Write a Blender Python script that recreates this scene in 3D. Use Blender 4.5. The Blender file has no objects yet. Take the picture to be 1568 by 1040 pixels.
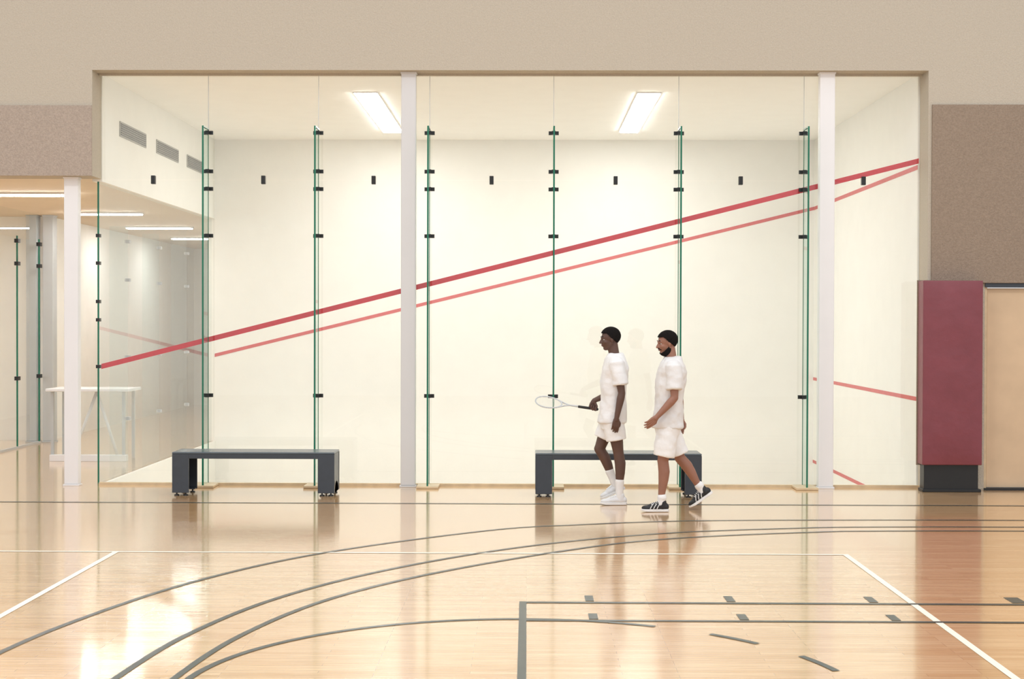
import bpy, bmesh, math, random
from mathutils import Vector, Matrix
random.seed(4)
sc = bpy.context.scene
sc.view_settings.view_transform = 'Standard'
sc.view_settings.look = 'None'
sc.view_settings.exposure = 0.0
COL = sc.collection

# ------------------------------------------------------------ materials
def lin(c):
    return tuple(((v/255)/12.92 if v/255 <= 0.04045 else ((v/255+0.055)/1.055)**2.4) for v in c) + (1.0,)

def mat(name, rgb, rough=0.6, var=0.0, vscale=8.0, bump=0.0, bscale=40.0, metal=0.0, spec=0.5, coat=0.0, emis=0.0):
    m = bpy.data.materials.new(name); m.use_nodes = True
    nt = m.node_tree; N = nt.nodes; L = nt.links
    p = N['Principled BSDF']
    c = lin(rgb)
    p.inputs['Base Color'].default_value = c
    p.inputs['Roughness'].default_value = rough
    p.inputs['Metallic'].default_value = metal
    p.inputs['Specular IOR Level'].default_value = spec
    p.inputs['Coat Weight'].default_value = coat
    tc = N.new('ShaderNodeTexCoord')
    if var > 0:
        n = N.new('ShaderNodeTexNoise'); n.inputs['Scale'].default_value = vscale; n.inputs['Detail'].default_value = 6
        r = N.new('ShaderNodeValToRGB')
        r.color_ramp.elements[0].position = 0.3; r.color_ramp.elements[1].position = 0.7
        r.color_ramp.elements[0].color = tuple(v*(1-var) for v in c[:3])+(1,)
        r.color_ramp.elements[1].color = tuple(min(1, v*(1+var)) for v in c[:3])+(1,)
        L.new(tc.outputs['Object'], n.inputs['Vector']); L.new(n.outputs['Fac'], r.inputs['Fac'])
        L.new(r.outputs['Color'], p.inputs['Base Color'])
    if bump > 0:
        n2 = N.new('ShaderNodeTexNoise'); n2.inputs['Scale'].default_value = bscale; n2.inputs['Detail'].default_value = 4
        b = N.new('ShaderNodeBump'); b.inputs['Strength'].default_value = bump; b.inputs['Distance'].default_value = 0.02
        L.new(tc.outputs['Object'], n2.inputs['Vector']); L.new(n2.outputs['Fac'], b.inputs['Height'])
        L.new(b.outputs['Normal'], p.inputs['Normal'])
    if emis > 0:
        p.inputs['Emission Color'].default_value = c
        p.inputs['Emission Strength'].default_value = emis
    return m

def glass_mat(name, tint, base=0.06, grz=0.9):
    # thin architectural glass: transparent + mirror, Schlick falloff on the pane's own normal
    m = bpy.data.materials.new(name); m.use_nodes = True
    nt = m.node_tree; N = nt.nodes; L = nt.links
    for n in list(N): N.remove(n)
    o = N.new('ShaderNodeOutputMaterial'); mx = N.new('ShaderNodeMixShader')
    t = N.new('ShaderNodeBsdfTransparent'); t.inputs['Color'].default_value = tint + (1,)
    g = N.new('ShaderNodeBsdfGlossy'); g.inputs['Roughness'].default_value = 0.01
    geo = N.new('ShaderNodeNewGeometry')
    dot = N.new('ShaderNodeVectorMath'); dot.operation = 'DOT_PRODUCT'
    L.new(geo.outputs['Incoming'], dot.inputs[0]); L.new(geo.outputs['Normal'], dot.inputs[1])
    def mth(op, a, b=None):
        n = N.new('ShaderNodeMath'); n.operation = op
        for i, v in enumerate((a, b)):
            if v is None: continue
            if isinstance(v, (int, float)): n.inputs[i].default_value = v
            else: L.new(v, n.inputs[i])
        return n.outputs[0]
    ab = mth('ABSOLUTE', dot.outputs['Value'])
    iv = mth('SUBTRACT', 1.0, ab)
    pw = mth('POWER', iv, 5.0)
    f = mth('ADD', mth('MULTIPLY', pw, grz-base), base)
    L.new(f, mx.inputs['Fac']); L.new(t.outputs[0], mx.inputs[1]); L.new(g.outputs[0], mx.inputs[2])
    L.new(mx.outputs[0], o.inputs['Surface'])
    return m

M = {}
M['beige'] = mat('acoustic_wall_light', (194,185,170), 0.95, 0.06, 60, 0.5, 110, spec=0.1)
M['taupe'] = mat('acoustic_panel_taupe', (178,164,152), 0.95, 0.12, 55, 0.6, 100, spec=0.1)
M['brown'] = mat('acoustic_panel_brown', (154,138,123), 0.95, 0.12, 55, 0.6, 100, spec=0.1)
M['cream'] = mat('court_plaster', (243,243,238), 0.55, 0.012, 3.0, 0.05, 25, spec=0.3)
M['ceil'] = mat('court_ceiling_paint', (253,253,249), 0.8, 0.01, 3.0, spec=0.2)
M['courtfloor'] = mat('court_maple', (236,223,204), 0.4, 0.05, 6)
M['corr'] = mat('corridor_paint', (240,240,236), 0.7, 0.02, 3.0, spec=0.2)
M['corrceil'] = mat('corridor_ceiling', (226,213,194), 0.8, 0.02, 2.0, spec=0.2)
M['white'] = mat('white_paint', (234,234,236), 0.4, 0.01, 5)
M['grey'] = mat('grey_paint', (186,190,192), 0.5, 0.02, 5)
M['black'] = mat('black_metal', (22,24,26), 0.4, 0.1, 20)
M['glassedge'] = mat('glass_edge_green', (16,108,82), 0.2, 0.08, 6)
M['red'] = mat('red_line_paint', (202,50,60), 0.5, 0.04, 10)
M['redhaze'] = mat('red_line_hazed', (208,108,108), 0.6, 0.04, 10)  # red of the court lines, with the glass's reflection haze painted into the colour
M['maroon'] = mat('maroon_vinyl', (126,62,72), 0.42, 0.07, 5, 0.35, 7)
M['doorp'] = mat('door_laminate', (212,186,154), 0.5, 0.05, 4)
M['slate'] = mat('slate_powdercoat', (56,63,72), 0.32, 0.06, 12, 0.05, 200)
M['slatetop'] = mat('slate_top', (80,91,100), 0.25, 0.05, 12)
M['dline'] = mat('floor_line_dark', (66,76,74), 0.3, 0.1, 14)
M['wline'] = mat('floor_line_white', (248,244,230), 0.3, 0.03, 14)
M['sill'] = mat('wood_sill', (212,190,156), 0.4, 0.1, 10)
M['lamp'] = mat('troffer_diffuser', (255,254,250), 0.5, emis=30)
M['lamp2'] = mat('strip_diffuser', (255,252,248), 0.5, emis=60)
M['vent'] = mat('vent_grille', (176,176,172), 0.5, 0.1, 30)
M['slat'] = mat('vent_slat', (132,132,130), 0.5, 0.1, 30)
M['glass'] = glass_mat('clear_glass', (0.975,0.985,0.98), 0.075)
M['finglass'] = glass_mat('fin_glass', (0.80,0.93,0.89), 0.07, 0.5)
M['smallfin'] = glass_mat('back_fin_glass', (0.92,0.97,0.955), 0.07, 0.5)
M['backglass'] = glass_mat('back_wall_glass', (0.95,0.985,0.98), 0.10)

def wood():
    m = bpy.data.materials.new('maple_floor'); m.use_nodes = True
    nt = m.node_tree; N = nt.nodes; L = nt.links
    p = N['Principled BSDF']
    tc = N.new('ShaderNodeTexCoord')
    br = N.new('ShaderNodeTexBrick')
    br.inputs['Scale'].default_value = 1.0
    br.inputs['Brick Width'].default_value = 0.85
    br.inputs['Row Height'].default_value = 0.057
    br.inputs['Mortar Size'].default_value = 0.0012
    br.inputs['Mortar Smooth'].default_value = 0.3
    br.inputs['Bias'].default_value = 0.0
    br.offset = 0.37; br.offset_frequency = 3
    br.inputs['Color1'].default_value = lin((231,193,145))
    br.inputs['Color2'].default_value = lin((216,173,122))
    br.inputs['Mortar'].default_value = lin((180,136,92))
    L.new(tc.outputs['Object'], br.inputs['Vector'])
    mp = N.new('ShaderNodeMapping'); mp.inputs['Scale'].default_value = (1.2, 14, 1)
    n = N.new('ShaderNodeTexNoise'); n.inputs['Scale'].default_value = 3; n.inputs['Detail'].default_value = 8
    L.new(tc.outputs['Object'], mp.inputs['Vector']); L.new(mp.outputs['Vector'], n.inputs['Vector'])
    r = N.new('ShaderNodeValToRGB')
    r.color_ramp.elements[0].position = 0.3; r.color_ramp.elements[1].position = 0.72
    r.color_ramp.elements[0].color = (0.86,0.83,0.80,1); r.color_ramp.elements[1].color = (1.06,1.05,1.04,1)
    L.new(n.outputs['Fac'], r.inputs['Fac'])
    mx = N.new('ShaderNodeMix'); mx.data_type = 'RGBA'; mx.blend_type = 'MULTIPLY'
    mx.inputs['Factor'].default_value = 1.0
    L.new(br.outputs['Color'], mx.inputs['A']); L.new(r.outputs['Color'], mx.inputs['B'])
    L.new(mx.outputs['Result'], p.inputs['Base Color'])
    p.inputs['Roughness'].default_value = 0.2
    p.inputs['Specular IOR Level'].default_value = 0.55
    p.inputs['Coat Weight'].default_value = 0.9
    p.inputs['Coat Roughness'].default_value = 0.07
    n3 = N.new('ShaderNodeTexNoise'); n3.inputs['Scale'].default_value = 9; n3.inputs['Detail'].default_value = 2
    b = N.new('ShaderNodeBump'); b.inputs['Strength'].default_value = 0.025; b.inputs['Distance'].default_value = 0.01
    L.new(mp.outputs['Vector'], n3.inputs['Vector']); L.new(n3.outputs['Fac'], b.inputs['Height'])
    L.new(b.outputs['Normal'], p.inputs['Normal'])
    L.new(b.outputs['Normal'], p.inputs['Coat Normal'])
    return m
M['wood'] = wood()

# ------------------------------------------------------------ helpers
def empty(name):
    e = bpy.data.objects.new(name, None); COL.objects.link(e); e.empty_display_size = 0.1
    return e

def finish(bm, name, mats, parent=None, smooth=False):
    bmesh.ops.recalc_face_normals(bm, faces=bm.faces)
    me = bpy.data.meshes.new(name); bm.to_mesh(me); bm.free()
    for m in (mats if isinstance(mats, (list, tuple)) else [mats]): me.materials.append(m)
    if smooth:
        for p in me.polygons: p.use_smooth = True
    ob = bpy.data.objects.new(name, me); COL.objects.link(ob)
    if parent: ob.parent = parent
    return ob

def add_box(bm, x0, x1, y0, y1, z0, z1, mi=0):
    vs = [bm.verts.new((x, y, z)) for x in (x0, x1) for y in (y0, y1) for z in (z0, z1)]
    F = [(0,1,3,2),(4,6,7,5),(0,4,5,1),(2,3,7,6),(0,2,6,4),(1,5,7,3)]
    out = []
    for f in F:
        fc = bm.faces.new([vs[i] for i in f]); fc.material_index = mi; out.append(fc)
    return out

def box(name, x0, x1, y0, y1, z0, z1, m, parent=None, bevel=0.0):
    bm = bmesh.new(); add_box(bm, x0, x1, y0, y1, z0, z1)
    ob = finish(bm, name, m, parent)
    if bevel > 0:
        b = ob.modifiers.new('bevel', 'BEVEL'); b.width = bevel; b.segments = 3
    return ob

def pane_y(name, x0, x1, y, z0, z1, m, parent):
    bm = bmesh.new()
    bm.faces.new([bm.verts.new(c) for c in ((x0,y,z0),(x1,y,z0),(x1,y,z1),(x0,y,z1))])
    return finish(bm, name, m, parent)

def pane_x(name, x, y0, y1, z0, z1, m, parent):
    bm = bmesh.new()
    bm.faces.new([bm.verts.new(c) for c in ((x,y0,z0),(x,y1,z0),(x,y1,z1),(x,y0,z1))])
    return finish(bm, name, m, parent)

def sphere(bm, c, r, rot=None, seg=16):
    if not isinstance(r, (tuple, list)): r = (r, r, r)
    S = Matrix.Diagonal((r[0], r[1], r[2], 1))
    Mx = Matrix.Translation(Vector(c)) @ (rot.to_4x4() if rot else Matrix.Identity(4)) @ S
    return bmesh.ops.create_uvsphere(bm, u_segments=seg, v_segments=max(8, seg//2+2), radius=1, matrix=Mx)['verts']

def cone(bm, a, b, ra, rb, seg=14):
    a = Vector(a); b = Vector(b); d = b-a
    if d.length < 1e-6: return
    q = d.to_track_quat('Z', 'Y')
    Mx = Matrix.Translation((a+b)/2) @ q.to_matrix().to_4x4()
    bmesh.ops.create_cone(bm, cap_ends=True, segments=seg, radius1=ra, radius2=rb, depth=d.length, matrix=Mx)

def chain(bm, pts, rads, seg=14):
    for p, r in zip(pts, rads): sphere(bm, p, r, seg=seg)
    for i in range(len(pts)-1): cone(bm, pts[i], pts[i+1], rads[i], rads[i+1], seg)

def rings(bm, levels, n=28):
    prev = None
    for cx, cy, z, a, b in levels:
        cur = []
        for i in range(n):
            t = 2*math.pi*i/n
            c, s = math.cos(t), math.sin(t)
            e = 0.85
            cur.append(bm.verts.new((cx + a*math.copysign(abs(c)**e, c), cy + b*math.copysign(abs(s)**e, s), z)))
        if prev:
            for i in range(n):
                bm.faces.new((prev[i], prev[(i+1) % n], cur[(i+1) % n], cur[i]))
        else:
            bm.faces.new(list(reversed(cur)))
        prev = cur
    bm.faces.new(prev)

def remesh(ob, size, it=3):
    r = ob.modifiers.new('remesh', 'REMESH'); r.mode = 'VOXEL'; r.voxel_size = size; r.use_smooth_shade = True
    s = ob.modifiers.new('smooth', 'SMOOTH'); s.factor = 0.5; s.iterations = it

fold_tex = bpy.data.textures.new('cloth_folds', 'CLOUDS'); fold_tex.noise_scale = 0.11; fold_tex.noise_depth = 1
def folds(ob, k=0.022):
    d = ob.modifiers.new('folds', 'DISPLACE'); d.texture = fold_tex; d.texture_coords = 'LOCAL'; d.strength = k; d.mid_level = 0.25

# ------------------------------------------------------------ dimensions
YG = 17.30      # plane of the glass side wall
YW = 17.05      # face of the gym wall
XL, XR = -5.13, 4.68
YB = 23.70      # far wall of court
ZC = 4.95       # court ceiling
ZF = -0.78      # sunken court floor
ZK = 3.68       # corridor ceiling

# ------------------------------------------------------------ floors
bm = bmesh.new()
add_box(bm, -16, 14, -4, YG+0.02, -0.12, 0)
add_box(bm, -16, XL-0.02, YG+0.02, 34, -0.12, 0)
finish(bm, 'floor', M['wood'])
box('floor_court', XL, XR, YG+0.02, YB, ZF-0.1, ZF, M['courtfloor'])

# ------------------------------------------------------------ gym wall
bm = bmesh.new()
add_box(bm, -16, 14, YW, YG+0.12, 4.93, 9.5)
add_box(bm, -16, XL-0.01, YW, YG+0.12, ZK, 4.93)
add_box(bm, XR+0.02, 14, YW, YG+0.12, 2.45, 4.93)
finish(bm, 'wall_front', M['beige'])
box('wall_panel_left', -16, XL-0.01, YW-0.025, YW, ZK, 4.51, M['taupe'])
box('wall_panel_right', XR+0.06, 14, YW-0.025, YW, 2.44, 4.53, M['brown'], bevel=0.004)
box('wall_right_lower', XR+0.02, 5.38, YW+0.02, YG+0.12, 0, 2.45, M['beige'])
box('wall_right_end', 7.45, 14, YW+0.02, YG+0.12, 0, 2.45, M['doorp'])
d = empty('door_1')
box('frame_top', 5.38, 7.45, YW+0.0, YG, 2.39, 2.44, M['slate'], d)
box('frame_side', 5.38, 5.41, YW+0.03, YG, 0, 2.39, M['sill'], d)
box('leaf_a', 5.42, 6.42, YW+0.06, YW+0.11, 0.03, 2.38, M['doorp'], d, 0.004)
box('leaf_b', 6.43, 7.44, YW+0.06, YW+0.11, 0.03, 2.38, M['doorp'], d, 0.004)
box('handle', 6.36, 6.38, YW+0.0, YW+0.06, 0.95, 1.15, M['grey'], d, 0.004)
box('threshold', 5.38, 7.45, YW+0.0, YW+0.15, 0.0, 0.025, M['black'], d)

# ------------------------------------------------------------ squash court shell
box('wall_back', XL-0.1, XR+0.2, YB, YB+0.2, ZF-0.1, ZC+0.1, M['cream'])
box('wall_right', XR, XR+0.2, YG+0.12, YB, ZF-0.1, ZC+0.1, M['cream'])
box('wall_left_upper', XL-0.12, XL, YG+0.12, YB, 3.65, ZC+0.1, M['cream'])
box('wall_left_plinth', XL-0.019, XL+0.01, YG+0.12, YB, ZF-0.1, 0.0, M['cream'])
box('wall_front_plinth', XL, XR, YG+0.021, YG+0.1, ZF-0.1, -0.001, M['cream'])
box('ceiling', XL-0.1, XR+0.2, YG-0.02, YB+0.2, ZC, ZC+0.15, M['ceil'])

def slope_line(name, x0, z0, x1, z1, y0, y1, h, m, parent=None):
    bm = bmesh.new()
    vs = []
    for (x, z) in ((x0, z0), (x1, z1)):
        for y in (y0, y1):
            for dz in (-h/2, h/2):
                vs.append(bm.verts.new((x, y, z+dz)))
    for f in [(0,1,3,2),(4,6,7,5),(0,4,5,1),(2,3,7,6),(0,2,6,4),(1,5,7,3)]:
        bm.faces.new([vs[i] for i in f])
    return finish(bm, name, m, parent)
gw = empty('glass_wall')
slope_line('out_line', XL+0.02, 1.42, XR-0.02, 3.90, YG+0.008, YG+0.010, 0.062, M['red'], gw)
slope_line('out_line_back_wall', XL+0.0, 1.41, XR, 3.84, YB-0.004, YB-0.001, 0.055, M['redhaze'])
wl = empty('end_wall_lines')
box('out_line', XR-0.004, XR-0.001, YG+0.13, YB-0.01, 3.81, 3.865, M['redhaze'], wl)
box('service_line', XR-0.004, XR-0.001, YG+0.13, YB-0.01, 1.03, 1.08, M['redhaze'], wl)
box('tin_line', XR-0.004, XR-0.001, YG+0.13, YB-0.01, -0.32, -0.27, M['redhaze'], wl)

def troffer(x0, x1, y0, y1, z, m, n=3, w=0.02):
    e = empty('ceiling_light')
    box('housing', x0-w, x1+w, y0-w, y1+w, z-0.015, z-0.001, M['white'], e)
    L = (y1-y0)/n
    for i in range(n):
        box('diffuser_%d' % (i+1), x0, x1, y0+i*L+0.01, y0+(i+1)*L-0.01, z-0.03, z-0.0152, m, e)
troffer(-2.25, -1.97, 18.8, 22.6, ZC, M['lamp'])
troffer(1.44, 1.71, 18.8, 22.6, ZC, M['lamp'])

for (y0, y1) in ((18.15, 19.4), (19.95, 21.2), (21.75, 22.85)):
    e = empty('air_vent')
    box('frame', XL, XL+0.012, y0, y1, 4.29, 4.48, M['vent'], e)
    for k in range(6):
        z = 4.31+k*0.027
        box('slat_%d' % (k+1), XL+0.0125, XL+0.02, y0+0.03, y1-0.03, z, z+0.012, M['slat'], e)

# ------------------------------------------------------------ glass side wall (front)
joints = [-3.82, -2.50, -1.17, 0.31, 1.80, 3.29]
edges = [XL] + joints + [XR]
for i in range(len(edges)-1):
    a, b = edges[i]+0.004, edges[i+1]-0.004
    pane_y('pane_lower_%d' % (i+1), a, b, YG, 0.03, 3.655, M['glass'], gw)
    pane_y('pane_upper_%d' % (i+1), a, b, YG, 3.663, 4.93, M['glass'], gw)
for i, x in enumerate(joints):
    pane_x('fin_%d' % (i+1), x, YG-0.295, YG-0.008, 0.03, 4.26, M['finglass'], gw)
    bm = bmesh.new()
    add_box(bm, x-0.010, x+0.010, YG-0.305, YG-0.29, 0.03, 4.27)
    add_box(bm, x-0.010, x+0.010, YG-0.29, YG-0.01, 4.255, 4.27)
    add_box(bm, x-0.004, x+0.004, YG-0.012, YG-0.004, 0.03, 4.27)
    finish(bm, 'fin_edge_%d' % (i+1), M['glassedge'], gw)
    for j, z in enumerate((4.22, 3.76, 3.55, 2.99, 1.08)):
        bm = bmesh.new()
        add_box(bm, x-0.06, x+0.06, YG-0.03, YG-0.007, z-0.022, z+0.022)
        add_box(bm, x-0.022, x+0.022, YG-0.075, YG-0.02, z-0.022, z+0.022)
        finish(bm, 'patch_fitting_%d_%d' % (i+1, j+1), M['black'], gw)
    box('fin_shoe_%d' % (i+1), x-0.13, x+0.13, YG-0.33, YG-0.01, 0.001, 0.03, M['sill'], gw, 0.006)
    box('joint_%d' % (i+1), x-0.003, x+0.003, YG-0.004, YG+0.004, 4.27, 4.93, M['grey'], gw)
for i, x in enumerate((-4.48, -3.16, -1.84, -0.43, 1.05, 2.54, 4.00)):
    box('mid_patch_%d' % (i+1), x-0.024, x+0.024, YG-0.03, YG+0.03, 3.61, 3.71, M['black'], gw, 0.004)
box('bottom_rail', XL, XR, YG-0.03, YG+0.02, 0.0, 0.03, M['sill'], gw)
box('top_rail', XL, XR, YG-0.02, YG+0.02, 4.905, 4.93, M['beige'], gw)
for j, z in enumerate((2.99, 2.66, 2.2, 1.98, 1.42)):
    box('corner_fitting_%d' % j, XL-0.035, XL+0.01, YG-0.03, YG+0.04, z-0.02, z+0.02, M['black'], gw)

# ------------------------------------------------------------ glass back wall of court (left)
gb = empty('glass_back_wall')
ys = [YG+0.13, 18.75, 20.35, 22.0, YB]
for i in range(4):
    pane_x('pane_%d' % (i+1), XL-0.05, ys[i]+0.004, ys[i+1]-0.004, 0.0, 3.65, M['backglass'], gb)
for i, y in enumerate(ys[1:4]):
    pane_y('fin_%d' % (i+1), XL-0.30, XL-0.06, y, 0.0, 3.2, M['smallfin'], gb)
    for z in (3.0, 2.5, 1.5, 0.7):
        box('fitting', XL-0.09, XL-0.03, y-0.04, y+0.04, z-0.02, z+0.02, M['grey'], gb)
box('corner_edge', XL-0.06, XL-0.04, YG+0.121, YG+0.129, 0.0, 3.65, M['glassedge'], gb)

# ------------------------------------------------------------ columns
def column(x0, x1, z1, y0=YG-0.15, y1=YG-0.035, m=None):
    e = empty('steel_column')
    m = m or M['white']
    bm = bmesh.new()
    add_box(bm, x0, x1, y0, y1, 0.02, z1)
    o = finish(bm, 'shaft', m, e); b = o.modifiers.new('b', 'BEVEL'); b.width = 0.01; b.segments = 3
    box('base_plate', x0-0.012, x1+0.012, y0-0.012, y1+0.003, 0.0, 0.02, m, e, 0.003)
    box('cap_plate', x0-0.008, x1+0.008, y0-0.008, y1+0.003, z1-0.02, z1-0.001, m, e, 0.003)
column(-1.50, -1.325, 4.93, m=mat('column_paint_grey', (212,212,213), 0.4, 0.01, 5))
column(3.45, 3.63, 4.93)
column(-5.51, -5.34, ZK)

# ------------------------------------------------------------ corridor at the left
box('ceiling_corridor', -16, XL-0.12, YG+0.121, 34, ZK, ZK+0.1, M['corrceil'])
box('wall_corridor_end', -16, XL, 34, 34.2, 0, ZK, M['corr'])
box('wall_corridor_right', XL-0.12, XL, YB+0.2, 34, 0, ZK, M['corr'])
box('wall_corridor_left', -8.0, -7.85, YB, 34, 0, ZK, M['corr'])
box('wall_second_court', -16, -8.0, YB, YB+0.2, 0, ZK, M['cream'])
for y in (19.3, 22.7, 26.1, 29.4):
    e = empty('corridor_light')
    box('housing', -7.25, -6.05, y-0.09, y+0.09, ZK-0.03, ZK-0.001, M['white'], e)
    box('diffuser', -7.23, -6.07, y-0.07, y+0.07, ZK-0.045, ZK-0.0302, M['lamp2'], e)
e = empty('ceiling_light')
box('housing', -12.1, -9.9, 20.2, 20.8, ZK-0.03, ZK-0.001, M['white'], e)
box('diffuser', -12.05, -9.95, 20.25, 20.75, ZK-0.045, ZK-0.0302, M['lamp'], e)
g2 = empty('corridor_glass_wall')
yy = [17.5, 19.0, 20.6, 22.2, 23.2]
for i in range(4):
    pane_x('pane_%d' % (i+1), -7.854, yy[i]+0.005, yy[i+1]-0.005, 0.03, ZK, M['backglass'], g2)
    box('edge_%d' % (i+1), -7.866, -7.842, yy[i+1]-0.005, yy[i+1]+0.005, 0.03, ZK-0.4, M['glassedge'], g2)
    for z in (3.2, 2.85, 1.08):
        box('hinge', -7.88, -7.82, yy[i+1]-0.05, yy[i+1]+0.05, z-0.03, z+0.03, M['black'], g2)
box('bottom_rail', -7.87, -7.84, 17.5, 23.25, 0.0, 0.03, M['grey'], g2)
column(-7.83, -7.66, ZK, 23.3, 23.5, M['grey'])
column(-8.10, -7.93, ZK, 23.3, 23.5, M['grey'])
ct = empty('reception_counter')
box('top', -6.72, -5.55, 20.1, 20.75, 0.98, 1.02, M['white'], ct, 0.008)
box('base_rail', -6.68, -5.6, 20.15, 20.25, 0.0, 0.09, M['white'], ct, 0.004)
pane_y('front_panel', -6.62, -5.62, 20.195, 0.09, 0.98, M['backglass'], ct)
for (x, y) in ((-6.65, 20.7), (-5.65, 20.7), (-6.65, 20.2), (-5.65, 20.2)):
    box('leg', x-0.02, x+0.02, y-0.02, y+0.02, 0.0, 0.98, M['grey'], ct)
bm = bmesh.new(); chain(bm, [(-6.45, 20.45, 0.03), (-6.1, 20.45, 0.97)], [0.022, 0.022]); chain(bm, [(-5.8, 20.45, 0.03), (-6.1, 20.45, 0.97)], [0.022, 0.022])
finish(bm, 'brace', M['white'], ct, True)

# ------------------------------------------------------------ wall pad
wp = empty('wall_pad')
bm = bmesh.new()
add_box(bm, 4.585, 5.275, 16.80, 17.02, 0.32, 2.46)
bmesh.ops.subdivide_edges(bm, edges=bm.edges[:], cuts=14, use_grid_fill=True)
for v in bm.verts:
    if v.co.y < 16.81:
        u = (v.co.x-4.93)/0.345; w = (v.co.z-1.39)/1.07
        v.co.y -= 0.03*(1-u*u)*(1-w**4) + 0.004*math.sin(v.co.z*9+v.co.x*3)*(1-u*u)
o = finish(bm, 'vinyl_cover', M['maroon'], wp, True)
b = o.modifiers.new('b', 'BEVEL'); b.width = 0.02; b.segments = 3; b.limit_method = 'ANGLE'
box('base_block', 4.62, 5.25, 16.86, 17.04, 0.0, 0.325, M['black'], wp, 0.008)
box('base_foot', 4.60, 5.28, 16.84, 17.04, 0.0, 0.035, M['black'], wp, 0.006)
box('rear_board', 4.575, 5.285, 17.02, 17.045, 0.30, 2.47, M['brown'], wp)

# ------------------------------------------------------------ benches
def bench(x0, x1, y0=16.2, y1=16.64):
    e = empty('bench')
    zt = 0.495
    bm = bmesh.new(); add_box(bm, x0, x1, y0, y1, zt-0.022, zt)
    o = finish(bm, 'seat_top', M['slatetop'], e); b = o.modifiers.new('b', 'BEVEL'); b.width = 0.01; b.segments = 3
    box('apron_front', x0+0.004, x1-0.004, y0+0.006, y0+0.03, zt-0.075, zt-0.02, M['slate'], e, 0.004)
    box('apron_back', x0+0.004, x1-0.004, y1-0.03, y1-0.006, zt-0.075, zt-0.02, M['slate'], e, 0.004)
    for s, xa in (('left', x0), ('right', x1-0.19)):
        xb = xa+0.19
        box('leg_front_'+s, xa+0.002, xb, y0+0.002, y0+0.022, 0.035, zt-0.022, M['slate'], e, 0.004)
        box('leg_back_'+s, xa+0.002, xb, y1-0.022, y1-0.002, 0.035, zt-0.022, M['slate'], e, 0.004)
        xi = (xa+0.004, xa+0.022) if s == 'left' else (xb-0.022, xb-0.004)
        bm = bmesh.new()
        ya, yb = y0+0.02, y1-0.02
        prof = [(ya, 0.035), (ya, zt-0.022), (yb, zt-0.022), (yb, 0.035)]
        n = 10
        for k in range(n+1):
            t = math.pi*k/n
            prof.append((0.5*(ya+yb)+0.15*math.cos(t), 0.035+0.12*math.sin(t)))
        A = [bm.verts.new((xi[0], y, z)) for y, z in prof]; B = [bm.verts.new((xi[1], y, z)) for y, z in prof]
        bm.faces.new(A); bm.faces.new(list(reversed(B)))
        for k in range(len(prof)):
            bm.faces.new((A[k], A[(k+1) % len(prof)], B[(k+1) % len(prof)], B[k]))
        bmesh.ops.triangulate(bm, faces=[f for f in bm.faces if len(f.verts) > 4])
        finish(bm, 'cheek_'+s, M['slate'], e)
        for fx in (xa+0.045, xb-0.045):
            for fy in (y0+0.05, y1-0.05):
                bm = bmesh.new()
                cone(bm, (fx, fy, 0.0), (fx, fy, 0.014), 0.030, 0.026, 18)
                cone(bm, (fx, fy, 0.014), (fx, fy, 0.05), 0.010, 0.010, 12)
                finish(bm, 'foot', M['black'], e)
        box('foot_bracket_'+s, xa+0.01, xb-0.01, y0+0.02, y0+0.09, 0.035, 0.05, M['slate'], e)
        box('foot_bracket_b_'+s, xa+0.01, xb-0.01, y1-0.09, y1-0.02, 0.035, 0.05, M['slate'], e)
bench(-3.99, -2.16)
bench(0.095, 1.96)

# ------------------------------------------------------------ floor markings
def strip(bm, pts, w, z=0.003, mi=0):
    P = [Vector((p[0], p[1], 0)) for p in pts]
    prev = None
    for i, p in enumerate(P):
        a = P[max(0, i-1)]; b = P[min(len(P)-1, i+1)]
        t = (b-a).normalized(); n = Vector((-t.y, t.x, 0))*w/2
        cur = (bm.verts.new((p.x+n.x, p.y+n.y, z)), bm.verts.new((p.x-n.x, p.y-n.y, z)))
        if prev:
            f = bm.faces.new((prev[0], prev[1], cur[1], cur[0])); f.material_index = mi
        prev = cur

def crom(pts, n=14):
    out = []
    P = [Vector(p) for p in pts]
    P = [2*P[0]-P[1]] + P + [2*P[-1]-P[-2]]
    for i in range(1, len(P)-2):
        for k in range(n):
            t = k/n
            a, b, c, d = P[i-1], P[i], P[i+1], P[i+2]
            out.append(0.5*((2*b)+(c-a)*t+(2*a-5*b+4*c-d)*t*t+(3*b-a-3*c+d)*t**3))
    out.append(P[-2])
    return out

bm = bmesh.new()
strip(bm, [(-14, 15.6), (13, 15.6)], 0.055, 0.0030)
strip(bm, crom([(-3.2, 7.0), (-3.16, 8.0), (-2.97, 9.31), (-2.49, 10.88), (-1.70, 12.26), (-0.35, 13.6), (0.5, 14.0), (1.57, 14.3), (3.2, 14.42), (5.2, 14.45), (8, 14.45)]), 0.045, 0.0031)
strip(bm, crom([(-2.3, 7.0), (-2.26, 7.8), (-2.12, 9.0), (-1.75, 10.25), (-1.07, 11.45), (-0.04, 12.6), (1.17, 13.4), (2.45, 13.8), (3.8, 13.95), (8, 13.97)]), 0.045, 0.0032)
strip(bm, crom([(-1.95, 7.0), (-1.93, 7.9), (-1.78, 9.0), (-1.41, 10.15), (-0.77, 11.2), (0.22, 12.3), (1.17, 13.05), (2.5, 13.52), (3.8, 13.68), (8, 13.7)]), 0.045, 0.0033)
cx, cy, R = -0.03, 7.70, 1.83
def arc(a0, a1): return [(cx+R*math.cos(math.radians(a)), cy+R*math.sin(math.radians(a))) for a in [a0+(a1-a0)*k/40 for k in range(41)]]
strip(bm, arc(200, 62), 0.045, 0.0034)
strip(bm, arc(49.5, 38), 0.045, 0.0034)
strip(bm, arc(26, 14), 0.045, 0.0034)
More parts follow.
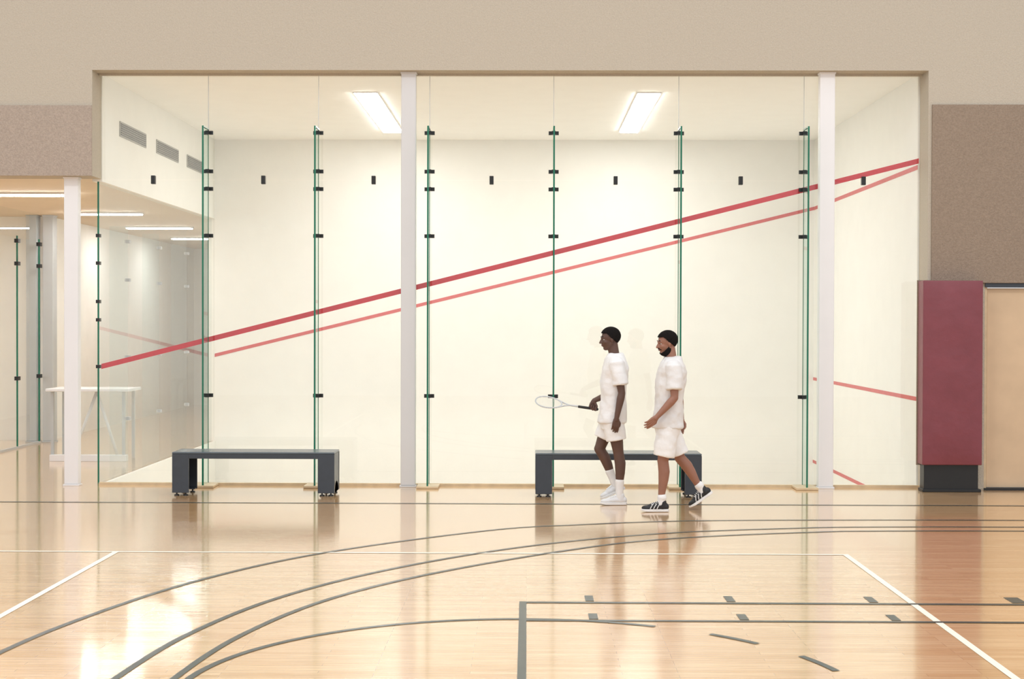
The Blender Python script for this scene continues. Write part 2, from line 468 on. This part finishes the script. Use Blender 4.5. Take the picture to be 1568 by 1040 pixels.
strip(bm, arc(2, -10), 0.045, 0.0034)
strip(bm, [(-0.025, 6.5), (-0.025, 10.13)], 0.05, 0.0035)
strip(bm, [(0.0, 10.10), (8, 10.10)], 0.05, 0.0036)
strip(bm, [(0.0, 9.49), (8, 9.49)], 0.045, 0.0037)
for x in (0.445, 1.44, 2.44, 3.46):
    add_box(bm, x-0.03 if x < 3 else x-0.05, x+0.03 if x < 3 else x+0.05, 10.16, 10.36, 0.0010, 0.0030)
    if x < 3: add_box(bm, x-0.03, x+0.03, 9.54, 9.72, 0.0010, 0.0030)
finish(bm, 'floor_marking_dark', M['dline'])
bm = bmesh.new()
strip(bm, [(-3.49, 4), (-3.49, 12.25)], 0.05, 0.0026)
strip(bm, [(2.70, 4), (2.70, 12.25)], 0.05, 0.0026)
strip(bm, [(-9, 12.25), (2.725, 12.25)], 0.045, 0.0024)
finish(bm, 'floor_marking_white', M['wline'])

# ------------------------------------------------------------ people
def skinmat(name, rgb): return mat(name, rgb, 0.5, 0.06, 9, 0.05, 60)
SK1 = skinmat('skin_dark', (92,66,56)); SK2 = skinmat('skin_tan', (150,106,88))
HAIR = mat('black_hair', (24,21,20), 0.9, 0.3, 80, 0.8, 140, spec=0.2)
SHIRT = mat('white_jersey', (236,236,237), 0.9, 0.03, 5, 0.9, 7, spec=0.1)
SHORT = mat('white_shorts', (240,240,240), 0.85, 0.03, 5, 0.9, 7, spec=0.1)
SOCK = mat('white_sock', (236,236,236), 0.95, 0.02, 30, 0.2, 90, spec=0.1)
SHW = mat('white_shoe', (225,226,228), 0.5, 0.03, 10)
SHB = mat('black_shoe', (30,31,34), 0.5, 0.1, 20)
RUB = mat('rubber_sole', (232,232,232), 0.6, 0.02, 10)
EYEW = mat('eye_white', (200,194,188), 0.3); EYED = mat('iris', (25,15,10), 0.2)
LIP = mat('lips', (104,62,58), 0.5)

def lerp(a, b, t): return Vector(a)*(1-t)+Vector(b)*t

def hand(name, wr, d, n, thumb_side, m, parent, curl, forearm_dir):
    d = Vector(d).normalized(); n = Vector(n); n = (n-d*n.dot(d)).normalized(); s = d.cross(n)*thumb_side
    wr = Vector(wr)
    def P(a, b, c): return wr + d*a + s*b + n*c
    bm = bmesh.new()
    chain(bm, [wr-Vector(forearm_dir).normalized()*0.03, wr, P(0.02, 0, 0)], [0.027, 0.026, 0.025])
    spread = [0.031, 0.0105, -0.0105, -0.030]
    klen = [0.092, 0.096, 0.092, 0.084]
    flen = [0.074, 0.083, 0.077, 0.060]
    for k in range(4):
        b = spread[k]
        chain(bm, [P(0.015, b*0.5, 0), P(0.05, b*0.8, 0), P(klen[k], b, 0)], [0.017, 0.0155, 0.0115], 12)
        fan = b*0.12
        p = P(klen[k], b, 0); ang = 0
        pts = [p]; rr = [0.0105, 0.0092, 0.0084, 0.0070]
        for j, fr in enumerate((0.45, 0.31, 0.24)):
            ang += curl[j] + (0.06*k if j == 0 else 0)
            dirv = d*math.cos(ang) + n*math.sin(ang) + s*(fan*4)
            p = p + dirv.normalized()*flen[k]*fr
            pts.append(p)
        chain(bm, pts, rr, 12)
    t0 = P(0.022, 0.018, 0.004); t1 = P(0.052, 0.044, 0.014); t2 = P(0.080, 0.050, 0.030); t3 = P(0.100, 0.044, 0.046)
    chain(bm, [t0, t1, t2, t3], [0.016, 0.0135, 0.0105, 0.0085], 12)
    o = finish(bm, name, m, parent, True)
    remesh(o, 0.0032, 2)
    return o

def shoe(side, ankle, f, uppers, parent, stripes=None):
    f = Vector(f).normalized(); s = Vector((0, 1, 0)); u = s.cross(f)
    if u.z < 0: u = -u
    o = Vector(ankle)-u*0.09
    Rm = Matrix((f, s, u)).transposed()
    def P(a, b, c): return o + f*a + s*b + u*c
    bm = bmesh.new()
    sphere(bm, P(-0.035, 0, 0.05), (0.045, 0.037, 0.042), Rm)
    sphere(bm, P(0.03, 0, 0.05), (0.075, 0.040, 0.040), Rm)
    sphere(bm, P(0.085, 0, 0.045), (0.075, 0.043, 0.036), Rm)
    sphere(bm, P(0.145, 0, 0.038), (0.062, 0.045, 0.028), Rm)
    chain(bm, [P(-0.012, 0, 0.05), P(-0.012, 0, 0.095)], [0.043, 0.042])
    chain(bm, [P(0.02, 0, 0.085), P(0.10, 0, 0.066)], [0.026, 0.022])
    ob = finish(bm, 'shoe_upper_'+side, uppers, parent, True); remesh(ob, 0.005, 3)
    out = [(-0.082, 0), (-0.07, 0.028), (-0.03, 0.038), (0.03, 0.036), (0.09, 0.046), (0.15, 0.049), (0.19, 0.038), (0.212, 0.014), (0.214, 0)]
    full = out + [(a, -b) for a, b in reversed(out[1:-1])]
    bm = bmesh.new()
    A = [bm.verts.new(P(a, b, 0.0+(0.010 if a > 0.18 else 0))) for a, b in full]
    B = [bm.verts.new(P(a*0.99, b*1.0, 0.028)) for a, b in full]
    bm.faces.new(A); bm.faces.new(B)
    for k in range(len(full)): bm.faces.new((A[k], A[(k+1) % len(full)], B[(k+1) % len(full)], B[k]))
    ob = finish(bm, 'shoe_sole_'+side, RUB, parent); b = ob.modifiers.new('b', 'BEVEL'); b.width = 0.005; b.segments = 2
    bm = bmesh.new()
    for k in range(5):
        a = 0.03+k*0.018; h = 0.108-k*0.0055
        chain(bm, [P(a, -0.026, h-0.010), P(a+0.004, 0, h+0.001), P(a, 0.026, h-0.010)], [0.0035]*3, 8)
    finish(bm, 'laces_'+side, RUB, parent, True)
    if stripes:
        bm = bmesh.new()
        for sd in (-1, 1):
            for k in range(3):
                a = 0.02+k*0.035
                chain(bm, [P(a, sd*0.037, 0.082), P(a+0.018, sd*0.0435, 0.055), P(a+0.030, sd*0.045, 0.030)], [0.0045]*3, 8)
        finish(bm, 'side_stripe_'+side, stripes, parent, True)

def man(J, skin, shoe_m, stripes, sock_top, beard, shirt_m, hem_z, curlL, curlR, handL, handR):
    e = empty('man')
    yc = J['yc']; hx, hz = J['hip']; sx, sz = J['sho']
    k = sz/1.52
    W = J.get('w', 1.0)
    bodyz = lambda z: z*k
    def cxz(z): return hx+(sx-hx)*max(0, min(1, (z-hz)/(sz-hz)))
    bm = bmesh.new()
    lv = [(0.84,0.09,0.13),(0.92,0.105,0.15),(1.0,0.098,0.145),(1.10,0.092,0.138),(1.22,0.10,0.150),(1.34,0.105,0.160),(1.44,0.098,0.168),(1.49,0.080,0.150),(1.53,0.058,0.10),(1.56,0.048,0.06)]
    rings(bm, [(cxz(bodyz(z)), yc, bodyz(z), a, b) for z, a, b in lv])
    for S in 'LR':
        sg = -1 if S == 'L' else 1
        sh, el, wr = [Vector(v) for v in J['arm'+S]]
        chain(bm, [sh+Vector((0, -sg*0.012, -0.02)), lerp(sh, el, .25), lerp(sh, el, .6), lerp(sh, el, .88), el, lerp(el, wr, .22), lerp(el, wr, .6), wr],
              [0.047, 0.052, 0.049, 0.041, 0.039, 0.043, 0.035, 0.027])
        hp = Vector((hx, yc+sg*0.085, hz-0.03)); kn, an = [Vector(v) for v in J['leg'+S]]
        back = Vector((0.016, 0, 0))
        chain(bm, [hp, lerp(hp, kn, .35), lerp(hp, kn, .75), kn, lerp(kn, an, .25)+back, lerp(kn, an, .45)+back*.8, lerp(kn, an, .75), an],
              [0.084, 0.084, 0.067, 0.057, 0.060, 0.053, 0.038, 0.034])
        sphere(bm, kn+Vector((-0.012, 0, 0.005)), 0.048)
    hc = Vector(J['head']); f = Vector(J['face']).normalized(); s = Vector((0, 0, 1)).cross(f).normalized(); u = f.cross(s).normalized()
    Rm = Matrix((f, s, u)).transposed()
    def H(a, b, c): return hc+f*a+s*b+u*c
    sphere(bm, H(-0.012, 0, 0.028), (0.098, 0.077, 0.088), Rm, 24)
    sphere(bm, H(0.022, 0, -0.025), (0.070, 0.060, 0.085), Rm, 24)
    sphere(bm, H(0.052, 0, -0.094), (0.032, 0.034, 0.024), Rm)
    for sg in (-1, 1):
        chain(bm, [H(-0.005, sg*0.056, -0.045), H(0.045, sg*0.022, -0.093)], [0.018, 0.019])
        sphere(bm, H(0.058, sg*0.036, -0.026), (0.026, 0.022, 0.022), Rm)
        chain(bm, [H(0.078, sg*0.040, 0.024), H(0.087, sg*0.010, 0.026)], [0.010, 0.011])
        sphere(bm, H(-0.006, sg*0.078, -0.006), (0.019, 0.009, 0.032), Rm)
        sphere(bm, H(0.096, sg*0.012, -0.030), 0.0095)
    chain(bm, [H(0.086, 0, 0.012), H(0.103, 0, -0.014), H(0.111, 0, -0.028)], [0.009, 0.011, 0.013])
    sphere(bm, H(0.078, 0, -0.056), (0.020, 0.030, 0.020), Rm)
    nb = Vector((sx-0.004, yc, sz+0.0))
    chain(bm, [H(-0.022, 0, -0.05), lerp(H(-0.025, 0, -0.08), nb, 0.5), nb], [0.058, 0.058, 0.062])
    body = finish(bm, 'body', skin, e, True); remesh(body, 0.0062, 4)
    bm = bmesh.new()
    sphere(bm, H(0.092, 0, -0.052), (0.009, 0.023, 0.0055), Rm); sphere(bm, H(0.091, 0, -0.062), (0.009, 0.020, 0.006), Rm)
    finish(bm, 'lips', LIP, e, True)
    for nm, sg in (('left', 1), ('right', -1)):
        bm = bmesh.new(); sphere(bm, H(0.0700, sg*0.031, 0.003), (0.0115, 0.0125, 0.0085), Rm); finish(bm, 'eye_'+nm, EYEW, e, True)
        bm = bmesh.new(); sphere(bm, H(0.0765, sg*0.0312, 0.003), (0.0062, 0.0068, 0.0068), Rm); finish(bm, 'iris_'+nm, EYED, e, True)
        bm = bmesh.new(); chain(bm, [H(0.076, sg*0.019, 0.010), H(0.080, sg*0.031, 0.0135), H(0.071, sg*0.044, 0.010)], [0.0035, 0.0045, 0.0035], 8); finish(bm, 'eyelid_'+nm, skin, e, True)
        bm = bmesh.new(); chain(bm, [H(0.086, sg*0.016, 0.034), H(0.087, sg*0.032, 0.038), H(0.078, sg*0.047, 0.033)], [0.0040, 0.0045, 0.003], 8); finish(bm, 'eyebrow_'+nm, HAIR, e, True)
    bm = bmesh.new()
    sphere(bm, (-0.0145, 0, 0.031), (0.1015, 0.0795, 0.0915), None, 90)
    kill = []
    for v in bm.verts:
        x, y, z = v.co
        line = 0.066 if x > 0.045 else (0.066-(0.045-x)*1.3 if x > -0.005 else (0.001-( -0.005-x)*0.75))
        if z < line: kill.append(v)
        else:
            r = 1+random.uniform(-0.006, 0.012); v.co = Vector((x*r, y*r, z*r))
    bmesh.ops.delete(bm, geom=kill, context='VERTS')
    for v in bm.verts: v.co = H(*v.co)
    o = finish(bm, 'hair', HAIR, e, True)
    sm = o.modifiers.new('sol', 'SOLIDIFY'); sm.thickness = 0.010; sm.offset = -1
    if beard:
        bm = bmesh.new()
        sphere(bm, (0.026, 0, -0.055), (0.0665, 0.067, 0.074), None, 90)
        kill = []
        for v in bm.verts:
            x, y, z = v.co
            if z > -0.072+ (0.055-x)*0.75 or x < -0.015: kill.append(v)
        bmesh.ops.delete(bm, geom=kill, context='VERTS')
        for v in bm.verts: v.co = H(*v.co)
        o = finish(bm, 'beard', HAIR, e, True)
        sm = o.modifiers.new('sol', 'SOLIDIFY'); sm.thickness = 0.010; sm.offset = -1
        bm = bmesh.new(); chain(bm, [H(0.080, -0.027, -0.058), H(0.096, -0.010, -0.043), H(0.096, 0.010, -0.043), H(0.080, 0.027, -0.058)], [0.006]*4, 8)
        finish(bm, 'moustache', HAIR, e, True)
    # ---- shirt
    bm = bmesh.new()
    lv = [(0.865,0.150,0.200),(0.88,0.152,0.202),(0.92,0.148,0.200),(1.0,0.138,0.192),(1.10,0.130,0.184),(1.22,0.133,0.186),(1.34,0.140,0.198),(1.44,0.136,0.212),(1.50,0.120,0.212),(1.545,0.102,0.182),(1.575,0.088,0.135),(1.595,0.080,0.092)]
    rings(bm, [(cxz(bodyz(z))+0.004*math.sin(z*40), yc, bodyz(z), a*W, b) for z, a, b in lv], 36)
    for S in 'LR':
        sh, el, wr = [Vector(v) for v in J['arm'+S]]
        sg = -1 if S == 'L' else 1
        sphere(bm, sh+Vector((0, -sg*0.012, -0.006)), (0.076, 0.064, 0.068))
        cone(bm, lerp(sh, el, -0.02), lerp(sh, el, .72), 0.074, 0.080, 24)
    o = finish(bm, 'tshirt', shirt_m, e, True); remesh(o, 0.007, 7); folds(o, 0.026)
    # ---- shorts
    bm = bmesh.new()
    rings(bm, [(hx, yc, bodyz(z), a, b) for z, a, b in ((0.80,0.122,0.175),(0.86,0.130,0.188),(0.93,0.128,0.184),(1.0,0.118,0.172))], 32)
    for S in 'LR':
        sg = -1 if S == 'L' else 1
        hp = Vector((hx, yc+sg*0.09, hz-0.06)); kn = Vector(J['leg'+S][0])
        t = (hp.z-hem_z)/(hp.z-kn.z)
        end = lerp(hp, kn, t)
        cone(bm, hp, end, 0.112, 0.108, 24); sphere(bm, hp, 0.110)
    o = finish(bm, 'shorts', SHORT, e, True); remesh(o, 0.007, 4); folds(o, 0.018)
    # ---- feet
    for S in 'LR':
        kn, an = [Vector(v) for v in J['leg'+S]]
        shoe(S, an, J['foot'+S], shoe_m, e, stripes)
        bm = bmesh.new(); t = max(0.03, min(0.6, sock_top/(kn-an).length))
        top = lerp(an, kn, t)+Vector((0.004, 0, 0))
        chain(bm, [an+Vector((0,0,-0.01)), lerp(an, kn, t*0.5), top], [0.041, 0.043, 0.050])
        o = finish(bm, 'sock_'+S, SOCK, e, True); remesh(o, 0.005, 2)
    for S, hd, cu in (('L', handL, curlL), ('R', handR, curlR)):
        sh, el, wr = [Vector(v) for v in J['arm'+S]]
        hand('hand_'+S, wr, hd[0], hd[1], hd[2], skin, e, cu, wr-el)
    return e

J1 = dict(yc=15.65, hip=(0.925, 0.98), sho=(0.955, 1.550), head=(0.893, 15.65, 1.785), face=(-0.97, -0.16, -0.12), w=1.0,
          armL=[(0.958,15.455,1.535),(1.01,15.42,1.21),(0.955,15.41,0.945)],
          armR=[(0.958,15.845,1.535),(0.985,15.90,1.215),(0.735,15.88,1.105)],
          legL=[(0.985,15.56,0.565),(1.00,15.55,0.093)], legR=[(0.79,15.74,0.585),(0.965,15.75,0.20)],
          footL=(-1,0,0), footR=(-0.906,0,-0.423))
man(J1, SK1, SHW, None, 0.16, False, SHIRT, 0.70, (0.30,0.35,0.25), (1.35,1.35,0.9),
    ((-0.12,0.02,-1), (-0.15,1,0), 1), ((-0.25,-0.05,-0.96), (0,-1,0.05), -1))
SHIRT2 = mat('offwhite_jersey', (228,227,227), 0.9, 0.03, 5, 0.9, 7, spec=0.1)
J2 = dict(yc=15.10, hip=(1.466, 0.955), sho=(1.515, 1.528), head=(1.455, 15.10, 1.752), face=(-0.96, -0.20, -0.16), w=1.08,
          armL=[(1.508,14.905,1.513),(1.515,14.86,1.19),(1.335,14.86,0.995)],
          armR=[(1.518,15.295,1.513),(1.61,15.34,1.21),(1.64,15.35,0.945)],
          legL=[(1.412,15.01,0.525),(1.397,15.00,0.093)], legR=[(1.605,15.19,0.545),(1.84,15.20,0.205)],
          footL=(-1,0,0), footR=(-0.82,0,-0.57))
man(J2, SK2, SHB, RUB, 0.055, True, SHIRT2, 0.58, (0.30,0.35,0.25), (0.30,0.35,0.25),
    ((-0.72,-0.05,-0.70), (-0.3,1,0.2), 1), ((-0.1,0,-1), (-0.15,-1,0), -1))

# ------------------------------------------------------------ squash racket
rk = empty('squash_racket')
wr = Vector(J1['armR'][2]); hd = Vector((-0.25,-0.05,-0.96)).normalized()
grip = wr+hd*0.088+Vector((0,-1,0))*0.026
ax = Vector((-0.985, 0.0, 0.14)).normalized()
sd = Vector((0.0, 0.80, 0.60)); sd = (sd-ax*sd.dot(ax)).normalized()
butt = grip-ax*0.055
def K(a, b): return butt+ax*a+sd*b
bm = bmesh.new(); chain(bm, [K(0,0), K(0.01,0), K(0.20,0)], [0.017,0.0155,0.0145]); finish(bm, 'grip', M['black'], rk, True)
bm = bmesh.new(); chain(bm, [K(0.20,0), K(0.30,0)], [0.010,0.009])
loop = []
for i in range(41):
    t = 2*math.pi*i/40
    a = 0.535+0.145*math.cos(t); b = 0.103*math.sin(t)*(1-0.10*(1-math.cos(t))/1)
    loop.append(K(a, b))
chain(bm, loop, [0.0075]*41, 8)
chain(bm, [K(0.30,0), K(0.36,0.022), K(0.425,0.058)], [0.0075]*3, 8); chain(bm, [K(0.30,0), K(0.36,-0.022), K(0.425,-0.058)], [0.0075]*3, 8)
finish(bm, 'frame', mat('racket_frame', (200,205,210), 0.35), rk, True)
bm = bmesh.new()
for i in range(-6, 7):
    b = i*0.0145; q = math.sqrt(max(0, 1-(b/0.095)**2))
    cone(bm, K(0.535-0.14*q, b), K(0.535+0.14*q, b), 0.0011, 0.0011, 5)
for i in range(-8, 9):
    a = i*0.016; q = math.sqrt(max(0, 1-(a/0.142)**2))
    cone(bm, K(0.535+a, -0.092*q), K(0.535+a, 0.092*q), 0.0011, 0.0011, 5)
finish(bm, 'strings', mat('racket_strings', (235,235,225), 0.5), rk)

# ------------------------------------------------------------ world & camera
w = bpy.data.worlds.new('gym_ambient'); sc.world = w; w.use_nodes = True
w.node_tree.nodes['Background'].inputs['Color'].default_value = (0.99, 0.99, 1.0, 1)
w.node_tree.nodes['Background'].inputs['Strength'].default_value = 1.02
for x in (-6, 0, 6):
    for y in (3, 11):
        ld = bpy.data.lights.new('high_bay_lamp', 'AREA'); ld.shape = 'RECTANGLE'; ld.size = 2.4; ld.size_y = 0.6; ld.energy = 130; ld.color = (1, 0.99, 0.97)
        lo = bpy.data.objects.new('high_bay_lamp', ld); lo.location = (x, y, 9.0); COL.objects.link(lo)

cd = bpy.data.cameras.new('camera'); cam = bpy.data.objects.new('camera', cd); COL.objects.link(cam)
cd.sensor_width = 36; cd.lens = 50.86; cd.clip_end = 200
cam.matrix_world = (Matrix.Translation((0, 0, 1.96)) @ Matrix.Rotation(math.radians(0.6), 4, 'Z')
                    @ Matrix.Rotation(math.radians(89.33), 4, 'X') @ Matrix.Rotation(math.radians(0.15), 4, 'Z'))
sc.camera = cam
